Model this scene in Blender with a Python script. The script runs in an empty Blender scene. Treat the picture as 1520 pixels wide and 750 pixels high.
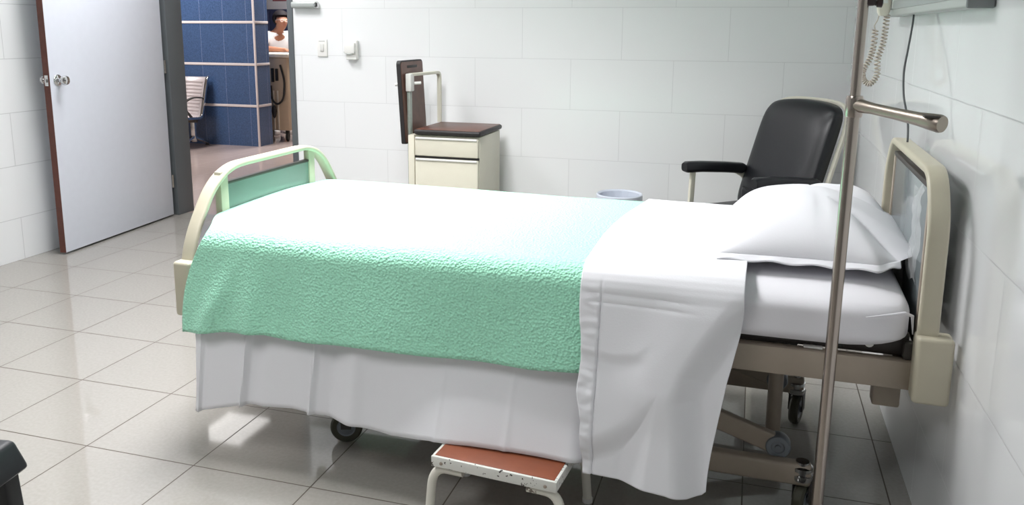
import bpy, bmesh, math, random
from mathutils import Vector, Matrix, noise
random.seed(7)
S = bpy.context.scene
COL = S.collection
PI = math.pi

# ------------------------------------------------------------------ helpers
def V(*a): return Vector(a)
def smooth(e0, e1, x):
    t = max(0.0, min(1.0, (x-e0)/(e1-e0))); return t*t*(3-2*t)
def lerp(a, b, t): return a+(b-a)*t
def pw(x, pts):
    """piecewise-linear lookup"""
    if x <= pts[0][0]: return pts[0][1]
    for (x0, y0), (x1, y1) in zip(pts, pts[1:]):
        if x <= x1: return lerp(y0, y1, (x-x0)/(x1-x0))
    return pts[-1][1]

def add_box(bm, lo, hi, bev=0.0, seg=2, rot=None, pivot=None):
    lo, hi = Vector(lo), Vector(hi)
    c = (lo+hi)/2; d = hi-lo
    r = bmesh.ops.create_cube(bm, size=1.0)
    vs = r['verts']
    for v in vs: v.co = Vector((v.co.x*d.x, v.co.y*d.y, v.co.z*d.z))+c
    if bev > 0:
        es = list({e for v in vs for e in v.link_edges})
        b = bmesh.ops.bevel(bm, geom=es, offset=min(bev, min(d)*0.49), segments=seg, profile=0.5, affect='EDGES')
        vs = list({v for f in b['faces'] for v in f.verts} | {v for v in vs if v.is_valid})
    if rot is not None:
        p = Vector(pivot) if pivot is not None else c
        for v in vs: v.co = rot @ (v.co-p) + p
    return vs

def circle(r, n=14): return [(r*math.cos(2*PI*k/n), r*math.sin(2*PI*k/n)) for k in range(n)]
def rrect(w, h, r, n=4):
    o = []
    for cx, cy, a0 in ((w/2-r, h/2-r, 0), (-w/2+r, h/2-r, 90), (-w/2+r, -h/2+r, 180), (w/2-r, -h/2+r, 270)):
        for k in range(n+1):
            a = math.radians(a0+90*k/n); o.append((cx+r*math.cos(a), cy+r*math.sin(a)))
    return o

def sweep(bm, path, prof, up=None, caps=True, scales=None):
    """sweep a closed 2D profile along a path; profile x runs along 'up' when given"""
    path = [Vector(p) for p in path]; rings = []; n = len(path); prev = None
    for i, p in enumerate(path):
        t = (path[min(i+1, n-1)]-path[max(i-1, 0)]).normalized()
        if up is not None:
            a = Vector(up); a = (a-t*a.dot(t)).normalized()
        else:
            if prev is None:
                a = Vector((0, 0, 1)) if abs(t.z) < 0.9 else Vector((1, 0, 0))
            else: a = prev
            a = (a-t*a.dot(t)).normalized(); prev = a
        b = t.cross(a); s = scales[i] if scales else 1.0
        rings.append([bm.verts.new(p+a*(x*s)+b*(y*s)) for x, y in prof])
    m = len(prof)
    for r0, r1 in zip(rings, rings[1:]):
        for k in range(m):
            bm.faces.new((r0[k], r0[(k+1) % m], r1[(k+1) % m], r1[k]))
    if caps:
        bm.faces.new(list(reversed(rings[0]))); bm.faces.new(rings[-1])

def tube(bm, path, r, n=12, scales=None): sweep(bm, path, circle(r, n), None, True, scales)

def arc(p0, pc, p1, n=6):
    """rounded corner between p0 and p1 with control pc (quadratic)"""
    p0, pc, p1 = Vector(p0), Vector(pc), Vector(p1)
    return [p0*(1-t)**2+pc*2*t*(1-t)+p1*t*t for t in [k/n for k in range(n+1)]]

def rounded(pts, r, n=6):
    pts = [Vector(p) for p in pts]; out = [pts[0]]
    for a, b, c in zip(pts, pts[1:], pts[2:]):
        d0 = min(r, (a-b).length*0.49); d1 = min(r, (c-b).length*0.49)
        out += arc(b+(a-b).normalized()*d0, b, b+(c-b).normalized()*d1, n)
    out.append(pts[-1]); keep = [out[0]]
    for p in out[1:]:
        if (p-keep[-1]).length > .0035: keep.append(p)
    return keep

def lathe(bm, prof, M=None, n=24, cap=True):
    """prof: (radius, height) list, axis z, transformed by M"""
    M = M or Matrix.Identity(4); rings = []
    for r, h in prof:
        rings.append([bm.verts.new(M @ V(r*math.cos(2*PI*k/n), r*math.sin(2*PI*k/n), h)) for k in range(n)])
    for a, b in zip(rings, rings[1:]):
        for k in range(n): bm.faces.new((a[k], a[(k+1) % n], b[(k+1) % n], b[k]))
    if cap:
        bm.faces.new(list(reversed(rings[0]))); bm.faces.new(rings[-1])

def grid(bm, nu, nv, fn):
    vs = [[bm.verts.new(fn(i/(nu-1), j/(nv-1))) for j in range(nv)] for i in range(nu)]
    for i in range(nu-1):
        for j in range(nv-1):
            bm.faces.new((vs[i][j], vs[i+1][j], vs[i+1][j+1], vs[i][j+1]))
    return vs

def axis_matrix(p, d):
    """matrix that puts local z along d at p"""
    return Matrix.Translation(Vector(p)) @ Vector((0, 0, 1)).rotation_difference(Vector(d).normalized()).to_matrix().to_4x4()

def obj(name, bm, mat, parent=None, flat=False, solid=0.0, sub=0, recalc=True, angle=35, offset=0.0):
    if recalc: bmesh.ops.recalc_face_normals(bm, faces=bm.faces)
    me = bpy.data.meshes.new(name); bm.to_mesh(me); bm.free()
    if not flat:
        for p in me.polygons: p.use_smooth = True
        me.set_sharp_from_angle(angle=math.radians(angle))
    me.materials.append(mat)
    o = bpy.data.objects.new(name, me); COL.objects.link(o)
    if solid:
        m = o.modifiers.new('thickness', 'SOLIDIFY'); m.thickness = solid; m.offset = offset
    if sub:
        m = o.modifiers.new('subdivision', 'SUBSURF'); m.levels = sub; m.render_levels = sub
    if parent is not None: o.parent = parent
    return o

def tag(o, label, cat, group=None):
    o['label'] = label; o['category'] = cat
    if group: o['group'] = group
    return o
def thing(name, label, cat, loc=(0, 0, 0), rotz=0.0, group=None):
    o = bpy.data.objects.new(name, None); COL.objects.link(o)
    o.empty_display_size = 0.1; o.location = loc; o.rotation_euler = (0, 0, rotz)
    return tag(o, label, cat, group)
def struct(name, bm, mat, parent=None, **k):
    o = obj(name, bm, mat, parent, **k)
    if parent is None: o['kind'] = 'structure'
    return o

# ------------------------------------------------------------------ materials
def srgb(r, g, b):
    f = lambda c: (c/255)/12.92 if c/255 <= 0.04045 else ((c/255+0.055)/1.055)**2.4
    return (f(r), f(g), f(b), 1.0)

def mat(name, col, rough=0.5, metal=0.0, spec=0.5, bump=None, vary=0.0, vscale=6.0, coat=0.0, sheen=0.0, subsurf=0.0):
    m = bpy.data.materials.new(name); m.use_nodes = True
    nt = m.node_tree; b = nt.nodes['Principled BSDF']
    b.inputs['Base Color'].default_value = col
    b.inputs['Roughness'].default_value = rough
    b.inputs['Metallic'].default_value = metal
    b.inputs['Specular IOR Level'].default_value = spec
    b.inputs['Coat Weight'].default_value = coat
    b.inputs['Sheen Weight'].default_value = sheen
    tc = nt.nodes.new('ShaderNodeTexCoord')
    if vary > 0:
        n = nt.nodes.new('ShaderNodeTexNoise'); n.inputs['Scale'].default_value = vscale; n.inputs['Detail'].default_value = 4
        nt.links.new(tc.outputs['Object'], n.inputs['Vector'])
        mp = nt.nodes.new('ShaderNodeMapRange')
        mp.inputs['From Min'].default_value = 0.3; mp.inputs['From Max'].default_value = 0.7
        mp.inputs['To Min'].default_value = 1-vary; mp.inputs['To Max'].default_value = 1+vary
        nt.links.new(n.outputs['Fac'], mp.inputs['Value'])
        mx = nt.nodes.new('ShaderNodeVectorMath'); mx.operation = 'SCALE'
        mx.inputs[0].default_value = col[:3]
        nt.links.new(mp.outputs['Result'], mx.inputs['Scale'])
        nt.links.new(mx.outputs['Vector'], b.inputs['Base Color'])
    if bump:
        kind, scale, strength, distance = bump
        if kind == 'voronoi':
            n = nt.nodes.new('ShaderNodeTexVoronoi'); n.inputs['Scale'].default_value = scale; out = n.outputs['Distance']
        else:
            n = nt.nodes.new('ShaderNodeTexNoise'); n.inputs['Scale'].default_value = scale; n.inputs['Detail'].default_value = 3; out = n.outputs['Fac']
        nt.links.new(tc.outputs['Object'], n.inputs['Vector'])
        bp = nt.nodes.new('ShaderNodeBump'); bp.inputs['Strength'].default_value = strength; bp.inputs['Distance'].default_value = distance
        nt.links.new(out, bp.inputs['Height']); nt.links.new(bp.outputs['Normal'], b.inputs['Normal'])
    return m

def tile_mat(name, plane, bw, bh, ox, oz, col, grout, mortar, rough, offset=0.5, vary=0.02, spec=0.5, speck=0.0, frough=None):
    """tiles from a Brick texture; plane 'xy', 'xz' or 'yz' in object (=world) coordinates"""
    m = bpy.data.materials.new(name); m.use_nodes = True
    nt = m.node_tree; b = nt.nodes['Principled BSDF']
    tc = nt.nodes.new('ShaderNodeTexCoord'); sp = nt.nodes.new('ShaderNodeSeparateXYZ'); cb = nt.nodes.new('ShaderNodeCombineXYZ')
    nt.links.new(tc.outputs['Object'], sp.inputs[0])
    def shifted(out, d):
        a = nt.nodes.new('ShaderNodeMath'); a.operation = 'ADD'; a.inputs[1].default_value = d
        nt.links.new(out, a.inputs[0]); return a.outputs[0]
    a, c = {'xy': ('X', 'Y'), 'xz': ('X', 'Z'), 'yz': ('Y', 'Z')}[plane]
    nt.links.new(shifted(sp.outputs[a], ox), cb.inputs[0]); nt.links.new(shifted(sp.outputs[c], oz), cb.inputs[1])
    br = nt.nodes.new('ShaderNodeTexBrick')
    br.offset = offset; br.offset_frequency = 2; br.squash = 1.0
    br.inputs['Scale'].default_value = 1.0
    br.inputs['Brick Width'].default_value = bw; br.inputs['Row Height'].default_value = bh
    br.inputs['Mortar Size'].default_value = mortar; br.inputs['Mortar Smooth'].default_value = 0.2
    br.inputs['Color1'].default_value = tuple(c*(1-vary) for c in col[:3])+(1,)
    br.inputs['Color2'].default_value = tuple(min(1, c*(1+vary)) for c in col[:3])+(1,)
    br.inputs['Mortar'].default_value = grout
    nt.links.new(cb.outputs[0], br.inputs['Vector'])
    src = br.outputs['Color']
    if speck > 0:
        n = nt.nodes.new('ShaderNodeTexNoise'); n.inputs['Scale'].default_value = 90; n.inputs['Detail'].default_value = 4
        nt.links.new(tc.outputs['Object'], n.inputs['Vector'])
        mp = nt.nodes.new('ShaderNodeMapRange'); mp.inputs['From Min'].default_value = 0.3; mp.inputs['From Max'].default_value = 0.7
        mp.inputs['To Min'].default_value = 1-speck; mp.inputs['To Max'].default_value = 1+speck
        nt.links.new(n.outputs['Fac'], mp.inputs['Value'])
        mx = nt.nodes.new('ShaderNodeVectorMath'); mx.operation = 'SCALE'
        nt.links.new(src, mx.inputs[0]); nt.links.new(mp.outputs['Result'], mx.inputs['Scale']); src = mx.outputs['Vector']
    nt.links.new(src, b.inputs['Base Color'])
    rr = nt.nodes.new('ShaderNodeMapRange')
    rr.inputs['To Min'].default_value = rough; rr.inputs['To Max'].default_value = 0.6
    nt.links.new(br.outputs['Fac'], rr.inputs['Value']); nt.links.new(rr.outputs['Result'], b.inputs['Roughness'])
    bp = nt.nodes.new('ShaderNodeBump'); bp.inputs['Strength'].default_value = 0.35; bp.inputs['Distance'].default_value = 0.002
    bp.invert = True
    nt.links.new(br.outputs['Fac'], bp.inputs['Height']); nt.links.new(bp.outputs['Normal'], b.inputs['Normal'])
    b.inputs['Specular IOR Level'].default_value = spec
    return m

def emit(name, col, strength):
    m = bpy.data.materials.new(name); m.use_nodes = True
    b = m.node_tree.nodes['Principled BSDF']
    b.inputs['Base Color'].default_value = (0.8, 0.8, 0.8, 1)
    b.inputs['Emission Color'].default_value = col; b.inputs['Emission Strength'].default_value = strength
    return m

M_floor = tile_mat('floor_tiles', 'xy', 0.4, 0.4, 0, 0, srgb(154, 151, 145), srgb(74, 64, 54), 0.0022, 0.05, offset=0.0, vary=0.012, spec=0.5, speck=0.05)
M_cfloor = tile_mat('corridor_floor_tiles', 'xy', 0.4, 0.4, 0, 0.1, srgb(168, 152, 147), srgb(120, 108, 102), 0.002, 0.12, offset=0.0, vary=0.02, speck=0.05)
M_wall_xz = tile_mat('white_wall_tiles_back', 'xz', 0.6, 0.299, 6.0-3.417+0.6, 3.0-1.4505+0.0, srgb(236, 237, 238), srgb(212, 213, 214), 0.0016, 0.16, vary=0.006)
M_wall_yz = tile_mat('white_wall_tiles_side', 'yz', 0.6, 0.299, 6.0+0.15, 3.0-1.4475, srgb(226, 228, 229), srgb(190, 192, 193), 0.0018, 0.06, vary=0.006)
M_blue = tile_mat('blue_wall_tiles', 'xz', 0.30, 0.46, 6.04, 4.6, srgb(60, 82, 118), srgb(92, 106, 142), 0.003, 0.22, offset=0.0, vary=0.07, speck=0.25)
M_blue_y = tile_mat('blue_wall_tiles_side', 'yz', 0.30, 0.46, 6.0, 4.6, srgb(60, 82, 118), srgb(92, 106, 142), 0.003, 0.22, offset=0.0, vary=0.07, speck=0.25)
M_ceiling = mat('ceiling_paint', srgb(205, 206, 204), 0.8)
M_frontwall = mat('wall_paint', srgb(150, 152, 152), 0.6)
M_corrwall = mat('corridor_wall_paint', srgb(222, 214, 205), 0.6)
M_trim = mat('light_tile_trim', srgb(205, 196, 196), 0.35)
M_doorwhite = mat('door_white_laminate', srgb(214, 218, 228), 0.35, vary=0.012, vscale=20)
M_doorbrown = mat('door_brown_edge', srgb(92, 48, 36), 0.45, vary=0.15, vscale=30)
M_frame = mat('door_frame_grey_paint', srgb(92, 97, 100), 0.45)
M_steel = mat('brushed_steel', srgb(178, 172, 164), 0.22, metal=1.0, vary=0.04, vscale=40)
M_benchsteel = mat('bench_pressed_steel', srgb(212, 203, 205), 0.34, metal=0.45)
M_polesteel = mat('pole_steel', srgb(168, 158, 150), 0.24, metal=1.0)
M_armsteel = mat('arm_satin_steel', srgb(158, 148, 138), 0.36, metal=1.0)
M_chrome = mat('chrome', srgb(205, 205, 205), 0.10, metal=1.0)
M_alu = mat('aluminium', srgb(190, 195, 192), 0.4, metal=0.6)
M_bedcream = mat('bed_cream_enamel', srgb(190, 184, 164), 0.38, vary=0.02, vscale=25)
M_bedgrey = mat('bed_taupe_enamel', srgb(158, 146, 132), 0.45, vary=0.03, vscale=25)
M_beddark = mat('bed_dark_metal', srgb(62, 58, 54), 0.5)
M_panel_h = mat('grey_laminate_panel', srgb(132, 140, 142), 0.16, spec=0.7)
M_panel_f = mat('sage_laminate_panel', srgb(122, 142, 136), 0.16, spec=0.6)
M_rubber = mat('caster_rubber', srgb(66, 66, 52), 0.55)
M_rubber_dk = mat('black_rubber', srgb(28, 28, 28), 0.6)
M_hubgrey = mat('caster_hub_grey', srgb(120, 126, 132), 0.4)
M_white = mat('white_cotton', srgb(231, 231, 235), 0.75, bump=('noise', 260, 0.10, 0.002), sheen=0.1)
M_fitted = mat('fitted_cotton', srgb(226, 225, 230), 0.75, bump=('noise', 200, 0.10, 0.002), sheen=0.1)
M_pillow = mat('pillow_cotton', srgb(231, 231, 236), 0.75, bump=('noise', 240, 0.10, 0.002), sheen=0.1)
M_blanket = mat('mint_blanket', srgb(170, 236, 206), 0.85, bump=('voronoi', 140, 0.8, 0.005), vary=0.04, vscale=60, sheen=0.2)
M_vinyl = mat('black_vinyl', srgb(25, 26, 30), 0.36, bump=('noise', 180, 0.12, 0.002), spec=0.4)
M_vinyl_seam = mat('black_vinyl_trim', srgb(24, 25, 28), 0.42)
M_chairframe = mat('chair_cream_enamel', srgb(214, 211, 196), 0.35)
M_cabcream = mat('cabinet_cream_enamel', srgb(212, 208, 192), 0.42, vary=0.012, vscale=15)
M_wood = mat('brown_laminate', srgb(92, 58, 46), 0.38, vary=0.18, vscale=22)
M_blackedge = mat('black_edging', srgb(30, 27, 28), 0.55)
M_galv = mat('grey_green_tube', srgb(150, 158, 150), 0.4, metal=0.4, vary=0.1, vscale=50)
M_plastic = mat('white_plastic', srgb(235, 234, 230), 0.35)
M_plasticshade = mat('off_white_plastic', srgb(216, 216, 212), 0.35)
M_creamplastic = mat('cream_plastic', srgb(214, 208, 194), 0.4)
M_cord = mat('beige_cord', srgb(190, 180, 168), 0.5)
M_blackcord = mat('grey_black_cable', srgb(58, 62, 64), 0.5)
M_darkred = mat('dark_plastic_clamp', srgb(48, 34, 36), 0.4)
M_binplastic = mat('bin_plastic', srgb(205, 212, 214), 0.4)
M_binbag = mat('bin_bag_film', srgb(206, 212, 224), 0.3)
M_blackplastic = mat('black_stool_plastic', srgb(36, 38, 42), 0.42, bump=('noise', 120, 0.1, 0.001))
M_skin = mat('skin', srgb(172, 118, 92), 0.5)
M_hair = mat('black_hair', srgb(24, 20, 24), 0.75, spec=0.2)
M_uniform = mat('white_uniform', srgb(240, 238, 238), 0.8)
M_cart = mat('cart_beige', srgb(190, 170, 146), 0.5)
M_carttop = mat('cart_cream_top', srgb(226, 216, 200), 0.45)
M_navy = mat('navy_chair_fabric', srgb(34, 40, 70), 0.7)
M_sign = mat('notice_white', srgb(226, 222, 226), 0.5)
M_ink = mat('notice_ink', srgb(150, 84, 92), 0.6)

# worn red-brown step top with a chipped white edge, and chipped white paint
def chipped(name, base, chip, scale, thr):
    m = mat(name, base, 0.5); nt = m.node_tree; b = nt.nodes['Principled BSDF']
    tc = nt.nodes.new('ShaderNodeTexCoord'); n = nt.nodes.new('ShaderNodeTexNoise')
    n.inputs['Scale'].default_value = scale; n.inputs['Detail'].default_value = 6
    r = nt.nodes.new('ShaderNodeValToRGB'); r.color_ramp.elements[0].position = thr; r.color_ramp.elements[1].position = thr+0.02
    r.color_ramp.elements[0].color = base; r.color_ramp.elements[1].color = chip
    nt.links.new(tc.outputs['Object'], n.inputs['Vector']); nt.links.new(n.outputs['Fac'], r.inputs['Fac'])
    nt.links.new(r.outputs['Color'], b.inputs['Base Color']); return m
M_chipwhite = chipped('chipped_white_enamel', srgb(218, 215, 204), srgb(120, 110, 100), 30, 0.66)
M_chipedge = chipped('worn_white_edge', srgb(222, 222, 216), srgb(60, 52, 48), 95, 0.63)
M_steptop = mat('red_brown_step', srgb(142, 76, 48), 0.5, vary=0.12, vscale=14)

# clear plastic film
M_film = bpy.data.materials.new('clear_plastic_film'); M_film.use_nodes = True
_b = M_film.node_tree.nodes['Principled BSDF']
_b.inputs['Base Color'].default_value = (0.9, 0.92, 0.92, 1); _b.inputs['Roughness'].default_value = 0.12
_b.inputs['Alpha'].default_value = 0.28

# ------------------------------------------------------------------ the room
XL, XR, YB, YF, ZC = -0.40, 4.058, 1.70, -4.6, 2.65
DX0, DX1, DZ = -0.365, 0.655, 2.10          # doorway in the back wall

bm = bmesh.new(); add_box(bm, (XL, YF, -0.05), (XR, YB+0.06, 0)); struct('floor', bm, M_floor, flat=True)
bm = bmesh.new(); add_box(bm, (XL-0.1, YF-0.1, ZC), (XR+0.1, YB+0.12, ZC+0.08)); struct('ceiling', bm, M_ceiling, flat=True)
bm = bmesh.new(); add_box(bm, (XL-0.1, YF, -0.05), (XL, YB, ZC)); struct('wall_left', bm, M_wall_yz, flat=True)
bm = bmesh.new(); add_box(bm, (XR, YF, -0.05), (XR+0.1, YB+0.12, ZC)); struct('wall_right', bm, M_wall_yz, flat=True)
bm = bmesh.new(); add_box(bm, (XL-0.1, YF-0.1, -0.05), (XR+0.1, YF, ZC)); struct('wall_front', bm, M_frontwall, flat=True)
bm = bmesh.new()
add_box(bm, (DX1, YB, -0.05), (XR, YB+0.12, ZC))
add_box(bm, (XL-0.1, YB, -0.05), (DX0, YB+0.12, ZC))
add_box(bm, (DX0, YB, DZ), (DX1, YB+0.12, ZC))
struct('wall_back', bm, M_wall_xz, flat=True)

# grey steel door frame
bm = bmesh.new()
prof = 0.012
add_box(bm, (DX0-0.02, YB-0.028, 0), (DX0+0.060, YB+0.14, DZ+0.05), 0.004)
add_box(bm, (DX1-0.030, YB-0.010, 0), (DX1+0.010, YB+0.14, DZ+0.05), 0.004)
add_box(bm, (DX0-0.02, YB-0.028, DZ-0.01), (DX1+0.010, YB+0.14, DZ+0.05), 0.004)
o = struct('trim_1', bm, M_frame)

# the open door leaf, swung back against the left wall
hx, hy = -0.322, 1.640
ang = math.atan2(0.583-hy, -0.236-hx)         # towards the free edge
DL = math.hypot(0.583-hy, -0.236-hx)
door = bpy.data.objects.new('door_1', None); COL.objects.link(door); door['kind'] = 'structure'
door.location = (hx, hy, 0); door.rotation_euler = (0, 0, ang)
# local: x along the leaf, +y = side of the room (rotated), thickness 0.04 to -y
bm = bmesh.new(); add_box(bm, (0.0, -0.0385, 0.012), (DL-0.002, 0.0, 2.07), 0.0015); obj('door_leaf', bm, M_doorwhite, door)
bm = bmesh.new(); add_box(bm, (DL-0.002, -0.039, 0.012), (DL, 0.0005, 2.07)); obj('door_edge', bm, M_doorbrown, door)
# knob set
def knob_bm(sgn):
    bm = bmesh.new(); M = axis_matrix((DL-0.062, 0.0 if sgn > 0 else -0.0385, 1.015), (0, sgn, 0))
    lathe(bm, [(0.001, 0), (0.033, 0), (0.033, 0.004), (0.028, 0.009), (0.013, 0.012), (0.012, 0.026), (0.020, 0.032), (0.027, 0.042),
               (0.028, 0.052), (0.024, 0.062), (0.015, 0.066), (0.001, 0.067)], M, 28)
    return bm
for sgn in (1, -1): obj('door_knob', knob_bm(sgn), M_chrome, door)
bm = bmesh.new(); add_box(bm, (DL, -0.031, 0.985), (DL+0.0015, -0.008, 1.045), 0.0005)
add_box(bm, (DL, -0.026, 1.004), (DL+0.011, -0.013, 1.027), 0.003); obj('latch_plate', bm, M_chrome, door)
bm = bmesh.new()
for z in (0.25, 1.05, 1.85):
    tube(bm, [(-0.004, 0.006, z-0.045), (-0.004, 0.006, z+0.045)], 0.006, 10)
obj('hinge', bm, M_steel, door)

# ------------------------------------------------------------------ the corridor beyond the doorway
bm = bmesh.new(); add_box(bm, (-6.5, YB+0.06, -0.05), (3.0, 8.2, 0)); struct('floor_corridor', bm, M_cfloor, flat=True)
bm = bmesh.new(); add_box(bm, (-6.6, YB+0.12, 2.60), (3.0, 8.3, 2.68)); struct('ceiling_corridor', bm, M_ceiling, flat=True)
bm = bmesh.new(); add_box(bm, (-6.6, 8.1, -0.05), (3.0, 8.2, 2.6)); struct('wall_corridor_back', bm, M_corrwall, flat=True)
bm = bmesh.new(); add_box(bm, (-6.6, YB+0.12, -0.05), (-6.5, 8.1, 2.6)); struct('wall_corridor_left', bm, M_corrwall, flat=True)
bm = bmesh.new(); add_box(bm, (2.9, YB+0.12, -0.05), (3.0, 8.1, 2.6)); struct('wall_corridor_right', bm, M_corrwall, flat=True)
bm = bmesh.new(); add_box(bm, (-6.5, YB+0.0, -0.05), (XL-0.1, YB+0.12, 2.6)); struct('wall_corridor_front', bm, M_corrwall, flat=True)
BY, BX = 4.885, -1.742
bm = bmesh.new(); add_box(bm, (-6.5, BY, 0), (BX-0.002, BY+0.27, 2.6)); struct('wall_blue', bm, M_blue, flat=True)
bm = bmesh.new(); add_box(bm, (BX-0.002, BY, 0), (BX, BY+0.27, 2.6)); struct('wall_blue_side', bm, M_blue_y, flat=True)
k = 2
for z in (0.457, 0.920, 1.383, 1.845):
    bm = bmesh.new(); add_box(bm, (-6.5, BY-0.006, z-0.014), (BX+0.006, BY, z+0.014), 0.002)
    add_box(bm, (BX, BY, z-0.014), (BX+0.006, BY+0.27, z+0.014), 0.002)
    struct('trim_%d' % k, bm, M_trim); k += 1
bm = bmesh.new(); add_box(bm, (BX-0.014, BY-0.008, 0), (BX+0.008, BY+0.008, 2.6), 0.003); struct('trim_%d' % k, bm, M_trim)

# ------------------------------------------------------------------ ceiling lights
def ceiling_light(x, y, z, w, d, power, label, rotz=0.0, louvre=True, strength=6.0, col=(1, 1, 1), spread=180):
    t = thing('ceiling_light', label, 'ceiling light', (x, y, z), rotz)
    bm = bmesh.new()
    for lo, hi in (((-w/2-.03, -d/2-.03, -.012), (-w/2, d/2+.03, 0)), ((w/2, -d/2-.03, -.012), (w/2+.03, d/2+.03, 0)),
                   ((-w/2, -d/2-.03, -.012), (w/2, -d/2, 0)), ((-w/2, d/2, -.012), (w/2, d/2+.03, 0))):
        add_box(bm, lo, hi, .002)
    if louvre:
        for i in range(1, 6): add_box(bm, (-w/2, -d/2+d*i/6-.010, -.020), (w/2, -d/2+d*i/6+.010, 0))
    obj('frame', bm, M_plastic, t)
    bm = bmesh.new(); add_box(bm, (-w/2, -d/2, -.006), (w/2, d/2, -.001)); obj('diffuser', bm, emit('lit_diffuser', (*col, 1), strength), t, flat=True)
    L = bpy.data.lights.new('tube_light', 'AREA'); L.shape = 'RECTANGLE'; L.size = w; L.size_y = d; L.energy = power; L.color = col
    L.spread = math.radians(spread)
    lo = bpy.data.objects.new('tube_light', L); COL.objects.link(lo); lo.parent = t; lo.location = (0, 0, -0.024)
    return t
P1, P2, P3, PC = 58, 22, 29, 62
ceiling_light(2.05, -0.45, ZC, 0.6, 1.2, P1, 'louvred ceiling light panel over the foot of the bed', strength=8, spread=125, col=(1.0, 0.985, 1.0))
ceiling_light(0.55, 0.75, ZC, 0.6, 0.6, P3, 'square ceiling light panel near the doorway corner', strength=8, col=(1.0, 0.985, 1.0))
ceiling_light(1.6, -2.9, ZC, 0.6, 1.2, P2, 'added louvred ceiling light panel giving fill on the near side of the bed', strength=8, col=(1.0, 0.985, 1.0))  # unseen fixture, added as fill for the near side of the bed
ceiling_light(-1.17, 3.33, 2.60, 0.5, 0.55, 1.6, 'louvred ceiling light panel in the corridor just outside the doorway', strength=4, col=(1.0, 0.98, 0.96))
ceiling_light(-2.6, 3.6, 2.60, 0.6, 1.2, PC, 'louvred ceiling light panel above the steel waiting bench', strength=10, col=(1.0, 0.98, 0.96))
ceiling_light(-1.5, 5.9, 2.60, 0.6, 1.2, 80, 'louvred ceiling light panel above the nurse and cart', strength=10, col=(1.0, 0.98, 0.96))

# ------------------------------------------------------------------ the bed
BO = (1.885, -1.050, 0.0); BR = math.radians(-1.0)
bed = thing('hospital_bed', 'cream and taupe metal hospital bed on casters with arched head and foot ends', 'bed', BO, BR)
BW, BL = 0.88, 2.095                          # local frame: x = foot to head, y = near to far
def arch(name, s, ztop, zbot, r, lean, n=10, W=BW, th=.022):
    """flat band bent into an arch across the bed, in the plane x=s"""
    bm = bmesh.new()
    pts = rounded([(s+.023, 0.0, zbot), (s+.023, 0.0, ztop-r*1.15), (s+.023, r*lean, ztop), (s+.023, W-r*lean, ztop), (s+.023, W, ztop-r*1.15), (s+.023, W, zbot)], r*0.62, n)
    sweep(bm, pts, rrect(.046, th, .007, 3), up=(1, 0, 0))
    return obj(name, bm, M_bedcream, bed)
# footboard
fb = arch('footboard', 0.0, 0.862, 0.44, 0.20, 0.86, W=BW+.075, th=.018)
for y in (0.17, BW-0.165):
    bm = bmesh.new(); add_box(bm, (.010, y, .50), (.036, y+.040, .850), .004); obj('upright', bm, M_bedcream, fb)
bm = bmesh.new(); add_box(bm, (.014, .205, .52), (.030, BW-.160, .805), .003); obj('panel', bm, M_panel_f, fb)
bm = bmesh.new(); add_box(bm, (.011, .205, .803), (.033, BW-.160, .812), .002); obj('panel_trim', bm, M_beddark, fb)
# headboard
HBX, HBW = BL-.016, BW-.10
hb = arch('headboard', HBX, 0.985, 0.46, 0.085, 0.9, W=HBW)
for y in (0.085, HBW-0.105):
    bm = bmesh.new(); add_box(bm, (HBX+.012, y, .50), (HBX+.034, y+.020, .945), .003); obj('upright', bm, M_bedgrey, hb)
bm = bmesh.new(); add_box(bm, (HBX+.012, .085, .937), (HBX+.034, HBW-.085, .952), .003); obj('panel_trim', bm, M_beddark, hb)
bm = bmesh.new(); add_box(bm, (HBX+.016, .105, .54), (HBX+.030, HBW-.105, .938), .002); obj('panel', bm, M_panel_h, hb)
# crumpled clear film still taped on the panel's near upper corner
bm = bmesh.new()
def film(u, v):
    y = .112+.13*u+.012*math.sin(v*9); z = .934-.24*v+.01*math.sin(u*7)
    return V(HBX+.006-.012*abs(noise.noise(V(u*3, v*5, 2))), y, z)
grid(bm, 14, 24, film); obj('plastic_film', bm, M_film, hb)
# bumper boxes on the four legs
for nm, s0, s1, z0, z1 in (('foot', -.008, .054, .425, .600), ('head', BL-.018, BL+.062, .448, .612)):
    for y0, y1 in ((-.032, .030), (HBW-.030, HBW+.032) if nm == 'head' else (BW+.045, BW+.107)):
        bm = bmesh.new(); add_box(bm, (s0, y0, z0), (s1, y1, z1), .010, 3); obj('corner_bumper', bm, M_bedcream, bed)
# side rails, cross members, deck
for y0, y1 in ((.020, .055), (BW-.055, BW-.020)):
    bm = bmesh.new(); add_box(bm, (.03, y0, .458), (BL+.01, y1, .530), .005); obj('side_rail', bm, M_bedgrey, bed)
for s in (.10, BL-.05):
    bm = bmesh.new(); add_box(bm, (s, .05, .462), (s+.04, BW-.05, .520), .004); obj('cross_member', bm, M_bedgrey, bed)
bm = bmesh.new(); add_box(bm, (.05, .06, .528), (BL-.01, BW-.04, .546), .006); obj('mattress_deck', bm, M_beddark, bed)
bm = bmesh.new(); add_box(bm, (BL-.17, .055, .533), (BL-.02, .075, .590), .004)
add_box(bm, (BL-.035, .03, .530), (BL-.005, .055, .575), .006); obj('mattress_stop', bm, M_beddark, bed)
bm = bmesh.new()
lathe(bm, [(.001, 0), (.011, 0), (.011, .008), (.001, .008)], axis_matrix((BL-.11, .05, .560), (0, -1, 0)), 12); obj('deck_button', bm, M_plastic, bed)
bm = bmesh.new(); add_box(bm, (BL-.26, .034, .531), (BL-.215, .05, .537), .002); obj('deck_clip', bm, M_plastic, bed)
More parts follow.
